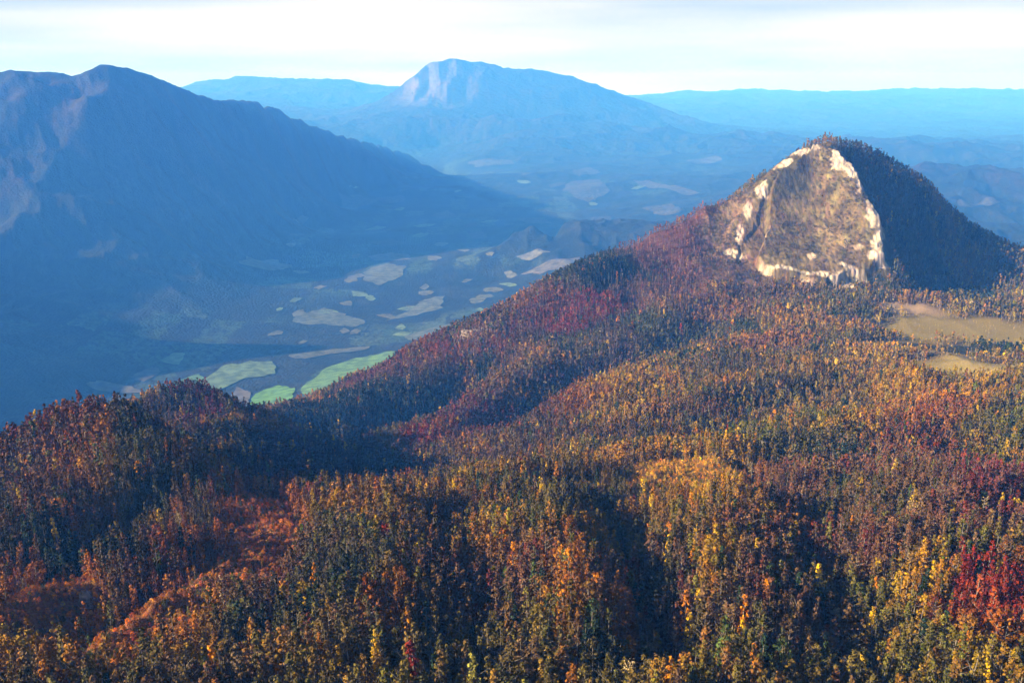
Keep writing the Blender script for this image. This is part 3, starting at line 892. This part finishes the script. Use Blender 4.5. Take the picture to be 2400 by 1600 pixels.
def drape(pts, lift, m):
    w = []
    for (px, py) in pts:
        w.append(hit(px, py, 3400 if py < 900 else 1900))
    w = np.array(w)
    c = w.mean(0)
    Pn = []
    for i in range(len(w)):
        p0, p1, p2, p3 = w[i - 1], w[i], w[(i + 1) % len(w)], w[(i + 2) % len(w)]
        for tt in (0, .25, .5, .75):
            t2, t3 = tt * tt, tt ** 3
            Pn.append(.5 * ((2 * p1) + (p2 - p0) * tt * .6 + (3 * p1 * -2 + 6 * p2 - 0 * p3) * 0 + 0 * t3) if tt == 0 else p1 * (1 - tt) + p2 * tt + .10 * (p1 - p0 + p2 - p3) * tt * (1 - tt) * 1.0)
    Pn = np.array(Pn)
    Pn[::4] = w
    Pn = np.vstack([(Pn[i] * (1 - t) + Pn[(i + 1) % len(Pn)] * t)[None] for i in range(len(Pn)) for t in (0, .5)])
    rad_ = np.hypot(*(Pn - c).T)
    sc2 = rad_.mean() * .45
    Pn = c + (Pn - c) * (1 + .26 * fbm(Pn[:, 0], Pn[:, 1], sc2, 3, 71))[:, None]
    # concentric rings, sampled on the mesh height
    R = 14
    co = [np.append(c, 0)]
    for k in range(1, R + 1):
        for p in Pn:
            co.append(np.append(c + (p - c) * k / R, 0))
    co = np.array(co)
    co[:, 2] = Hgrid(co[:, 0], co[:, 1]) + lift
    m_ = len(Pn)
    f = []
    for j in range(m_):
        f.append((0, 1 + j, 1 + (j + 1) % m_, 1 + (j + 1) % m_))
    tri = [(a_, b_, c2) for a_, b_, c2, _ in f]
    for k in range(R - 1):
        for j in range(m_):
            a_, b_ = 1 + k * m_ + j, 1 + k * m_ + (j + 1) % m_
            c2, d2 = b_ + m_, a_ + m_
            tri += [(a_, d2, c2), (a_, c2, b_)]
    tri = np.array(tri)
    nrm = np.cross(co[tri[5, 1]] - co[tri[5, 0]], co[tri[5, 2]] - co[tri[5, 0]])
    if nrm[2] < 0:
        tri = tri[:, ::-1]
    return co, tri


def mat_field(col):
    m, nt, b = new_mat('field_grass')
    N, L = nt.nodes, nt.links
    g = N.new('ShaderNodeNewGeometry')
    n1 = N.new('ShaderNodeTexNoise')
    n1.inputs['Scale'].default_value = .02
    n1.inputs['Detail'].default_value = 6
    L.new(g.outputs['Position'], n1.inputs['Vector'])
    mx = N.new('ShaderNodeMix')
    mx.data_type = 'RGBA'
    mx.inputs[6].default_value = (*[c * .6 for c in col], 1)
    mx.inputs[7].default_value = (*[min(c * 1.3, .8) for c in col], 1)
    mr = N.new('ShaderNodeMapRange')
    mr.inputs['From Min'].default_value = .35
    mr.inputs['From Max'].default_value = .65
    L.new(n1.outputs['Fac'], mr.inputs['Value'])
    L.new(mr.outputs[0], mx.inputs[0])
    L.new(mx.outputs[2], b.inputs['Base Color'])
    return m


for (pts, col, lb) in FIELDS:
    co, tri = drape(pts, 5.0 if pts[0][1] > 560 else 12.0, None)
    me = mesh_np('field', co, tri, mat_field([c * (.7 if col[1] > col[0] * 1.5 else (.30 if pts[0][1] > 560 else .13)) for c in col]))
    tag(add('field', me), lb, 'field', kind='structure')

# ------------------------------------------------------------------ trees
def mat_leaf(instanced):
    m, nt, b = new_mat('foliage_mass' if instanced else 'foliage')
    N, L = nt.nodes, nt.links
    if instanced:
        at = N.new('ShaderNodeAttribute')
        at.attribute_type = 'INSTANCER'
        at.attribute_name = 'tcol'
        src = at.outputs['Color']
    else:
        at = N.new('ShaderNodeObjectInfo')
        src = at.outputs['Color']
    g = N.new('ShaderNodeNewGeometry')
    n1 = N.new('ShaderNodeTexNoise')
    n1.inputs['Scale'].default_value = .7
    n1.inputs['Detail'].default_value = 2
    L.new(g.outputs['Position'], n1.inputs['Vector'])
    mr = N.new('ShaderNodeMapRange')
    mr.inputs['From Min'].default_value = .3
    mr.inputs['From Max'].default_value = .7
    mr.inputs['To Min'].default_value = .45
    mr.inputs['To Max'].default_value = 1.6
    L.new(n1.outputs['Fac'], mr.inputs['Value'])
    mul = N.new('ShaderNodeVectorMath')
    mul.operation = 'SCALE'
    L.new(src, mul.inputs[0])
    L.new(mr.outputs[0], mul.inputs['Scale'])
    L.new(mul.outputs[0], b.inputs['Base Color'])
    return m


M_leaf, M_leaf_i = mat_leaf(False), mat_leaf(True)
M_bark, nt_, b_ = new_mat('bark')
nb = nt_.nodes.new('ShaderNodeTexNoise')
nb.inputs['Scale'].default_value = 2.0
rb = nt_.nodes.new('ShaderNodeMapRange')
rb.inputs['To Min'].default_value = .6
rb.inputs['To Max'].default_value = 1.4
nt_.links.new(nb.outputs['Fac'], rb.inputs['Value'])
mb = nt_.nodes.new('ShaderNodeVectorMath')
mb.operation = 'SCALE'
mb.inputs[0].default_value = (.22, .19, .15)
nt_.links.new(rb.outputs[0], mb.inputs['Scale'])
nt_.links.new(mb.outputs[0], b_.inputs['Base Color'])


def prof_round(t):
    return math.sqrt(max(0, 1 - (2 * t - 1) ** 2)) * (1 - .25 * t) * 1.05


def prof_cone(t):
    return (1 - t) ** .85 + .02


def prof_column(t):
    return min(1, t * 4 + .25) * (1 - t ** 3) ** .7


def crown_arrays(r, h0, h1, rad, prof, nclump, nleaf, leaf, crs, tiers=False):
    """leaf clumps spread through a crown volume, each clump a burst of leaf-sized faces"""
    vs, fs = [], []
    for k in range(nclump):
        t = r.random() ** .85
        if tiers:
            t = (math.floor(t * 9) + .3 * r.random()) / 9.0
        rr = rad * prof(t) * (.25 + .75 * r.random() ** .5) * (.8 + .45 * r.random())
        a = r.random() * 6.283
        c = np.array([math.cos(a) * rr, math.sin(a) * rr, h0 + (h1 - h0) * t - (rr * .35 if tiers else 0)])
        for j in range(nleaf):
            d = r.normal(size=3)
            d /= np.linalg.norm(d) + 1e-6
            d[2] = d[2] * .8 + .15
            p = c + d * crs * (.5 + .7 * r.random())
            nrm = d + r.normal(size=3) * .5 + np.array([0, 0, .3])
            nrm /= np.linalg.norm(nrm)
            u = np.cross(nrm, r.normal(size=3))
            u /= np.linalg.norm(u) + 1e-6
            w = np.cross(nrm, u)
            s = leaf * (.6 + .8 * r.random())
            b0 = len(vs)
            vs += [p + u * s * .5, p + w * s * .45, p - u * s * .55, p - w * s * .4]
            fs.append((b0, b0 + 1, b0 + 2, b0 + 3))
    return np.array(vs), np.array(fs)


def trunk_arrays(r, h, rad, limbs, n=6):
    vs, fs = [], []

    def tube(p, q, ra, rb2):
        p, q = np.array(p, float), np.array(q, float)
        d = (q - p) / np.linalg.norm(q - p)
        u = np.cross(d, (0.3, .9, .1))
        u /= np.linalg.norm(u)
        w = np.cross(d, u)
        b0 = len(vs)
        for (c, rr) in ((p, ra), (p * .5 + q * .5 + r.normal(size=3) * ra * .5, (ra + rb2) / 2), (q, rb2)):
            for k in range(n):
                a = k / n * 6.283
                vs.append(c + (u * math.cos(a) + w * math.sin(a)) * rr)
        for l in range(2):
            for k in range(n):
                fs.append((b0 + l * n + k, b0 + l * n + (k + 1) % n, b0 + (l + 1) * n + (k + 1) % n, b0 + (l + 1) * n + k))
    tube((0, 0, -1.5), (r.normal() * .25, r.normal() * .25, h), rad, rad * .25)
    for k in range(limbs):
        z = h * (.35 + .5 * r.random())
        a = r.random() * 6.283
        L = h * .22 * (.6 + .6 * r.random())
        tube((0, 0, z), (math.cos(a) * L, math.sin(a) * L, z + L * .8), rad * .4, rad * .1)
    return np.array(vs), np.array(fs)


KINDS_T = {
    'broadleaf': dict(h=(17, .18, 1.0), rad=4.0, prof=prof_round, tr=.28, limbs=5, crs=1.15),
    'conifer': dict(h=(21, .08, 1.0), rad=3.3, prof=prof_cone, tr=.26, limbs=0, crs=.75),
    'slender': dict(h=(22, .12, 1.0), rad=2.2, prof=prof_column, tr=.22, limbs=4, crs=.8),
    'bare': dict(h=(18, .30, 1.0), rad=2.9, prof=prof_round, tr=.26, limbs=4, crs=1.3),
}


def tree_arrays(kind, seed, lod):
    r = np.random.default_rng(seed)
    k = KINDS_T[kind]
    h = k['h'][0]
    nc = {'broadleaf': 46, 'conifer': 56, 'slender': 34, 'bare': 20}[kind]
    cl, nl, lf = {0: (nc, 9, .95), 1: (int(nc * .6), 5, 1.5), 2: (int(nc * .3), 3, 2.6)}[lod]
    if kind == 'bare':
        lf *= .7
    cv, cf = crown_arrays(r, h * k['h'][1], h * k['h'][2] * .96, k['rad'], k['prof'], cl, nl, lf, k['crs'], kind == 'conifer')
    tv, tf = trunk_arrays(r, h * .9, k['tr'] * (1.3 if lod else 1), k['limbs'] if lod < 2 else 2, 6 if lod == 0 else 3)
    return cv, cf, tv, tf


# instanced sources (kept out of the scene, used by the wood as a whole)
src_col = bpy.data.collections.new('tree_sources')
ORDER = ['broadleaf', 'conifer', 'slender', 'bare']
VAR = 3
for lod in range(3):
    for ki, kd in enumerate(ORDER):
        for v in range(VAR):
            cv, cf, tv, tf = tree_arrays(kd, 100 * lod + 10 * ki + v, lod)
            co = np.vstack([cv, tv])
            f = np.vstack([cf, tf + len(cv)])
            mi = np.concatenate([np.zeros(len(cf)), np.ones(len(tf))])
            me = mesh_np('tree_source', co, f, None, smooth=False, mats=[M_leaf_i, M_bark], midx=mi)
            o = bpy.data.objects.new('s%02d' % (lod * 12 + ki * 3 + v), me)
            src_col.objects.link(o)

PAL = {
    'olive': (.115, .105, .030), 'dark green': (.022, .040, .020), 'rust': (.22, .085, .03), 'orange': (.40, .17, .035), 'golden yellow': (.42, .28, .045),
    'brown': (.125, .078, .045), 'dark red': (.19, .035, .025), 'pale buff': (.34, .27, .16), 'mossy green': (.06, .085, .025),
}
PN = list(PAL)
PV = np.array([PAL[k] for k in PN])

# candidate spots: hexagonal-ish jitter in plan, spacing grows a little with distance
pts = []
for (r0, r1, s) in ((250, 900, 7.8), (900, 1600, 7.8), (1600, 2600, 9), (2600, 3900, 11)):
    A0 = math.radians(38)
    xm = r1 * math.sin(A0)
    gx, gy = np.meshgrid(np.arange(-xm, xm, s), np.arange(200, r1, s))
    gx = gx.ravel() + rng.uniform(-.45, .45, gx.size) * s
    gy = gy.ravel() + rng.uniform(-.45, .45, gy.size) * s
    rr = np.hypot(gx, gy)
    ok = (rr >= r0) & (rr < r1) & (np.abs(np.arctan2(gx, gy)) < A0)
    pts.append(np.stack([gx[ok], gy[ok]], 1))
pts = np.vstack(pts)
zt = Hgrid(pts[:, 0], pts[:, 1])
al, de, ro = albedo(pts[:, 0], pts[:, 1], zt)
pr = np.hypot(pts[:, 0], pts[:, 1])
ok = (rng.random(len(pts)) < de * (1 - ro)) & (zt > 300)
# leave out what neither the photo nor a step aside could show: hidden behind nearer ground
vis = np.ones(len(pts), bool)
for i0 in range(0, len(pts), 50000):
    p = pts[i0:i0 + 50000]
    zz = zt[i0:i0 + 50000] + 35
    blocked = np.zeros(len(p), bool)
    for tt in np.linspace(.3, .97, 40):
        q_ = p * tt
        blocked |= Hgrid(q_[:, 0], q_[:, 1]) > CAM_Z + (zz - CAM_Z) * tt
    vis[i0:i0 + 50000] = ~blocked
ok &= vis
pts, zt, al, pr, de = pts[ok], zt[ok], al[ok], pr[ok], de[ok]
N_ = len(pts)
lum = al.sum(1)
# each tree's own colour: nearest palette entry to a jittered local colour, or a stray one
loc = al * 2.2 * np.exp(rng.normal(0, .30, (N_, 1))) * np.exp(rng.normal(0, .09, (N_, 3)))
dd = ((np.log(loc)[:, None] - np.log(PV)[None]) ** 2).sum(2)
ci = dd.argmin(1)
stray = rng.random(N_) < .11
ci[stray] = rng.choice(len(PN), stray.sum(), p=[.24, .18, .07, .07, .12, .14, .02, .06, .10])
tc = PV[ci] * np.exp(rng.normal(0, .32, (N_, 1)))
mixw = np.where(stray, 0.0, .72)[:, None]
tc = (tc * (1 - mixw) + loc * mixw) * .66
kind_i = np.zeros(N_, int)
u = rng.random(N_)
kind_i[u < .32] = 2
kind_i[(u >= .32) & (u < .38)] = 3
kind_i[(u >= .38) & (u < .72)] = 1
kind_i[(ci == 1) & (u < .8)] = 1
kind_i[(ci == 7)] = 3
scl = rng.uniform(.75, 1.45, N_) * np.clip(.45 + .75 * de, .35, 1.2)
scl[pr > 2300] *= 1.1
scl[de < .55] *= .42
wid = scl * rng.uniform(.72, 1.05, N_)
# bushes dotted over the face of the peak
fx_, fy_ = np.meshgrid(np.arange(560, 1180, 8.5), np.arange(2430, 3060, 8.5))
fx_ = fx_.ravel() + rng.uniform(-4, 4, fx_.size)
fy_ = fy_.ravel() + rng.uniform(-4, 4, fy_.size)
fz_ = H(fx_, fy_)
fal, fde, fro = albedo(fx_, fy_, fz_)
okf = (fro < .2) & (fde < .8) & (fbm(fx_, fy_, 70, 3, 88) + rng.normal(0, .35, len(fx_)) > -.05)
fx_, fy_, fz_, fal = fx_[okf], fy_[okf], fz_[okf], fal[okf]

# low bushes over the open orange spurs and banks
sx_, sy_ = np.meshgrid(np.arange(-520, 700, 3.4), np.arange(280, 1300, 3.4))
sx_ = sx_.ravel() + rng.uniform(-1.6, 1.6, sx_.size)
sy_ = sy_.ravel() + rng.uniform(-1.6, 1.6, sy_.size)
sz_ = Hgrid(sx_, sy_)
sal, sde, _ = albedo(sx_, sy_, sz_)
okb = (sde < .75) & (rng.random(len(sx_)) < .75) & (np.abs(np.arctan2(sx_, sy_)) < math.radians(34))
sx_, sy_, sz_, sal = sx_[okb], sy_[okb], sz_[okb], sal[okb]
nb_ = len(sx_)
sc_ = sal * 1.9 * np.exp(rng.normal(0, .4, (nb_, 1))) * np.exp(rng.normal(0, .12, (nb_, 3)))
gsel = rng.random(nb_) < .25
sc_[gsel] = np.array((.05, .05, .018)) * np.exp(rng.normal(0, .3, (gsel.sum(), 1)))
bscl = rng.uniform(.12, .34, nb_)
nf_ = len(fx_)
fcol = np.where(rng.random(nf_)[:, None] < .5, np.array([[.035, .038, .018]]), fal * .55) * np.exp(rng.normal(0, .3, (nf_, 1)))
sx_, sy_, sz_ = np.concatenate([sx_, fx_]), np.concatenate([sy_, fy_]), np.concatenate([sz_, fz_])
sc_ = np.vstack([sc_, fcol])
bscl = np.concatenate([bscl, rng.uniform(.3, .65, nf_)])
nb_ += nf_
pts = np.vstack([pts, np.stack([sx_, sy_], 1)])
zt = np.concatenate([zt, sz_ - bscl * 3])
pr = np.hypot(pts[:, 0], pts[:, 1])
tc = np.vstack([tc, sc_])
kind_i = np.concatenate([kind_i, np.zeros(nb_, int)])
wid = np.concatenate([wid, bscl * 1.5])
scl = np.concatenate([scl, bscl])
N_ = len(pts)
gm = tc.mean(1, keepdims=True)
tc = np.clip(gm + (tc - gm) * 1.25, .004, .8)
print('TREES', N_)

# the 300 that show largest stand as things of their own
pxl = (pts[:, 0] / (pts[:, 1] * cp + (CAM_Z - zt) * sp)) / TH
pyl = ((CAM_Z - zt) * cp - pts[:, 1] * sp) / (pts[:, 1] * cp + (CAM_Z - zt) * sp) / TH * 1.5
inframe = (np.abs(pxl) < .985) & (pyl < 1.0 - .0)
size = scl * 20 / pr * inframe * (scl > .4)
big = np.argsort(-size)[:300]
rest = np.ones(N_, bool)
rest[big] = False
lod = np.where(pr < 900, 0, np.where(pr < 1700, 1, 2))

me = bpy.data.meshes.new('forest')
ri = np.nonzero(rest)[0]
me.vertices.add(len(ri))
me.vertices.foreach_set('co', np.stack([pts[ri, 0], pts[ri, 1], zt[ri] - .3], 1).astype(np.float32).ravel())
a = me.attributes.new('tcol', 'FLOAT_COLOR', 'POINT')
a.data.foreach_set('color', np.hstack([tc[ri], np.ones((len(ri), 1))]).astype(np.float32).ravel())
a = me.attributes.new('idx', 'INT', 'POINT')
a.data.foreach_set('value', (lod[ri] * 12 + kind_i[ri] * 3 + rng.integers(0, 3, len(ri))).astype(np.int32))
a = me.attributes.new('scl', 'FLOAT_VECTOR', 'POINT')
a.data.foreach_set('vector', np.stack([wid[ri], wid[ri], scl[ri]], 1).astype(np.float32).ravel())
a = me.attributes.new('rot', 'FLOAT_VECTOR', 'POINT')
a.data.foreach_set('vector', np.stack([rng.normal(0, .04, len(ri)), rng.normal(0, .04, len(ri)), rng.uniform(0, 6.283, len(ri))], 1).astype(np.float32).ravel())
forest = add('forest', me)
tag(forest, 'dense mixed autumn forest of orange, olive, rust and dark green trees over the ridges', 'forest', kind='stuff')
ng = bpy.data.node_groups.new('forest_trees', 'GeometryNodeTree')
ng.interface.new_socket('Geometry', in_out='INPUT', socket_type='NodeSocketGeometry')
ng.interface.new_socket('Geometry', in_out='OUTPUT', socket_type='NodeSocketGeometry')
gi, go = ng.nodes.new('NodeGroupInput'), ng.nodes.new('NodeGroupOutput')
m2p = ng.nodes.new('GeometryNodeMeshToPoints')
iop = ng.nodes.new('GeometryNodeInstanceOnPoints')
cinf = ng.nodes.new('GeometryNodeCollectionInfo')
cinf.inputs['Collection'].default_value = src_col
cinf.inputs['Separate Children'].default_value = True
cinf.inputs['Reset Children'].default_value = True


def named(nm, ty):
    x_ = ng.nodes.new('GeometryNodeInputNamedAttribute')
    x_.data_type = ty
    x_.inputs['Name'].default_value = nm
    return x_.outputs['Attribute']


ng.links.new(gi.outputs[0], m2p.inputs[0])
ng.links.new(m2p.outputs[0], iop.inputs['Points'])
ng.links.new(cinf.outputs[0], iop.inputs['Instance'])
iop.inputs['Pick Instance'].default_value = True
ng.links.new(named('idx', 'INT'), iop.inputs['Instance Index'])
e2r = ng.nodes.new('FunctionNodeEulerToRotation')
ng.links.new(named('rot', 'FLOAT_VECTOR'), e2r.inputs[0])
ng.links.new(e2r.outputs[0], iop.inputs['Rotation'])
ng.links.new(named('scl', 'FLOAT_VECTOR'), iop.inputs['Scale'])
ng.links.new(iop.outputs[0], go.inputs[0])
md = forest.modifiers.new('trees', 'NODES')
md.node_group = ng

# individual near trees: tree > trunk, crown
NAME = {'broadleaf': 'broadleaf_tree', 'conifer': 'conifer_tree', 'slender': 'slender_tree', 'bare': 'thin_crowned_tree'}
WORD = {'broadleaf': 'broadleaf tree', 'conifer': 'conifer', 'slender': 'slender tree', 'bare': 'thin-crowned tree'}
protos = {}
for ki, kd in enumerate(ORDER):
    for v in range(VAR):
        cv, cf, tv, tf = tree_arrays(kd, 500 + 10 * ki + v, 0)
        protos[ki, v] = (mesh_np('crown', cv, cf, M_leaf, smooth=False), mesh_np('trunk', tv, tf, M_bark))
bx, by = pxl[big], pyl[big]
SHORT = dict(zip(PN, ('olive', 'dark green', 'rust', 'orange', 'golden', 'brown', 'maroon', 'buff', 'mossy')))
cname = [SHORT[PN[((np.log(tc[i])[None] - np.log(PV)) ** 2).sum(1).argmin()]] for i in big]
labels = {}
info = []
behind = []
for j, i in enumerate(big):
    dx = (bx - bx[j])
    dyy = (by - by[j]) * .67
    near = np.abs(dyy) < .05
    Lc = [(-(d), m) for m, d in enumerate(dx) if near[m] and d < -.004]
    Rc = [(d, m) for m, d in enumerate(dx) if near[m] and d > .004]
    ln = cname[min(Lc)[1]] if Lc else None
    rn = cname[min(Rc)[1]] if Rc else None
    szw = 'tall' if scl[i] > 1.2 else ('short' if scl[i] < .95 else '')
    zone = ('far left', 'left', 'centre left', 'middle', 'centre right', 'right', 'far right')[int(min(6, (bx[j] + 1) / 2 * 7))]
    s_ = ('%s %s %s' % (szw, cname[j], WORD[ORDER[kind_i[i]]])).strip()
    if ln and rn:
        s_ += ' between %s and %s trees' % (ln, rn)
    elif ln or rn:
        s_ += ' beside a %s tree' % (ln or rn)
    s_ += ', bottom ' + zone
    up_ = [(by[j] - by[m] + abs(bx[m] - bx[j]), m) for m in range(len(big)) if by[j] - by[m] > .008 and abs(bx[m] - bx[j]) < .04]
    behind.append(cname[min(up_)[1]] if up_ else None)
    info.append(s_)
count = {}
for s_ in info:
    count[s_] = count.get(s_, 0) + 1
info = [s_.replace(', bottom', ' before a %s one, bottom' % b_h) if count[s_] > 1 and b_h and len(s_.split()) + 3 + len(b_h.split()) < 16 else s_ for s_, b_h in zip(info, behind)]
count = {}
for s_ in info:
    count[s_] = count.get(s_, 0) + 1
print('DUP', sum(1 for s_ in info if count[s_] > 1), max(len(s_.split()) for s_ in info))
for j, i in enumerate(big):
    kd = ORDER[kind_i[i]]
    e = bpy.data.objects.new(NAME[kd], None)
    S.collection.objects.link(e)
    e.empty_display_size = 1
    e.location = (pts[i, 0], pts[i, 1], zt[i] - .3)
    e.rotation_euler = (rng.normal(0, .03), rng.normal(0, .03), rng.uniform(0, 6.283))
    e.scale = (wid[i], wid[i], scl[i])
    tag(e, info[j], 'tree', 'trees of the near slope' if count[info[j]] == 1 else info[j])
    cm, tm = protos[kind_i[i], int(rng.integers(0, 3))]
    c_o = add('crown', cm, e)
    c_o.color = (*tc[i], 1)
    add('trunk', tm, e)

# ------------------------------------------------------------------ limestone outcrops standing out of the woods
M_rock, nt_, b_ = new_mat('limestone')
N, L = nt_.nodes, nt_.links
g = N.new('ShaderNodeNewGeometry')
n1 = N.new('ShaderNodeTexNoise')
n1.inputs['Scale'].default_value = .25
n1.inputs['Detail'].default_value = 8
L.new(g.outputs['Position'], n1.inputs['Vector'])
cr_ = N.new('ShaderNodeValToRGB')
cr_.color_ramp.elements[0].position, cr_.color_ramp.elements[0].color = .35, (.09, .07, .055, 1)
cr_.color_ramp.elements[1].position, cr_.color_ramp.elements[1].color = .6, (.34, .27, .21, 1)
L.new(n1.outputs['Fac'], cr_.inputs[0])
L.new(cr_.outputs[0], b_.inputs['Base Color'])
bp = N.new('ShaderNodeBump')
bp.inputs['Distance'].default_value = 2
L.new(n1.outputs['Fac'], bp.inputs['Height'])
L.new(bp.outputs[0], b_.inputs['Normal'])


def outcrop(px, py, sx, sy, sz, seed, label):
    c = hit(px, py)
    r = np.random.default_rng(seed)
    nu, nv = 40, 18
    vs = []
    for j in range(nv + 1):
        ph = j / nv * 1.75 - .25
        for i in range(nu):
            a_ = i / nu * 6.2832
            d = np.array([math.cos(a_) * math.cos(ph), math.sin(a_) * math.cos(ph), math.sin(ph)])
            vs.append(d)
    vs = np.array(vs)
    k = 1 + .38 * fbm(vs[:, 0] * 3 + vs[:, 2] * 5 + seed, vs[:, 1] * 3 - vs[:, 2] * 2, 1.0, 4, seed) + .12 * np.round(vs[:, 2] * 4) / 4
    vs = np.sign(vs) * np.abs(vs) ** .75 * k[:, None] * np.array([sx, sy, sz])
    i_ = np.arange((nv + 1) * nu).reshape(nv + 1, nu)
    f_ = np.stack([i_[:-1], np.roll(i_[:-1], -1, 1), np.roll(i_[1:], -1, 1), i_[1:]], -1).reshape(-1, 4)
    me_ = mesh_np('rock_outcrop', vs, f_, M_rock, smooth=False)
    o = add('rock_outcrop', me_)
    o.location = (c[0], c[1], float(Hgrid(c[:1], c[1:])[0]))
    o.rotation_euler = (0, 0, r.uniform(-.5, .5))
    return tag(o, label, 'rock')


outcrop(1085, 775, 30, 14, 16, 1, 'pale limestone crag on the ridge above the dark wooded hollow')
outcrop(1125, 755, 22, 12, 14, 2, 'small cream crag just right of the pale crag on the ridge')
outcrop(1178, 712, 12, 8, 18, 3, 'narrow upright cream rock on the skyline of the main ridge')
outcrop(72, 1060, 10, 7, 8, 4, 'tan rock slab near the top of the left wooded knoll')
outcrop(200, 1395, 4, 3, 9, 5, 'grey upright rock among orange bushes in the lower left gully')

# ------------------------------------------------------------------ the air
bpy.ops.mesh.primitive_cube_add(size=1, location=(0, 0, 0))
hz = bpy.context.object
hz.name = 'haze'
hz.data.name = 'haze'
hz['kind'] = 'stuff'
hz['label'] = 'blue haze filling the valley and fading the far mountains'
hz['category'] = 'haze'
zlo = float(Z.min()) - 5
zhi = max(float(Z.max()) + 30, CAM_Z + 60)
hz.location = (0, 0, (zlo + zhi) / 2)
hz.scale = (150000, 150000, zhi - zlo)
hm = bpy.data.materials.new('air')
hm.use_nodes = True
hm.node_tree.nodes.clear()
ho = hm.node_tree.nodes.new('ShaderNodeOutputMaterial')
pv = hm.node_tree.nodes.new('ShaderNodeVolumePrincipled')
pv.inputs['Color'].default_value = (.055, .285, 1.0, 1)
pv.inputs['Absorption Color'].default_value = (1, 1, 1, 1)
pv.inputs['Density'].default_value = 0.62e-4
pv.inputs['Anisotropy'].default_value = 0.0
hm.node_tree.links.new(pv.outputs[0], ho.inputs['Volume'])
hz.data.materials.append(hm)
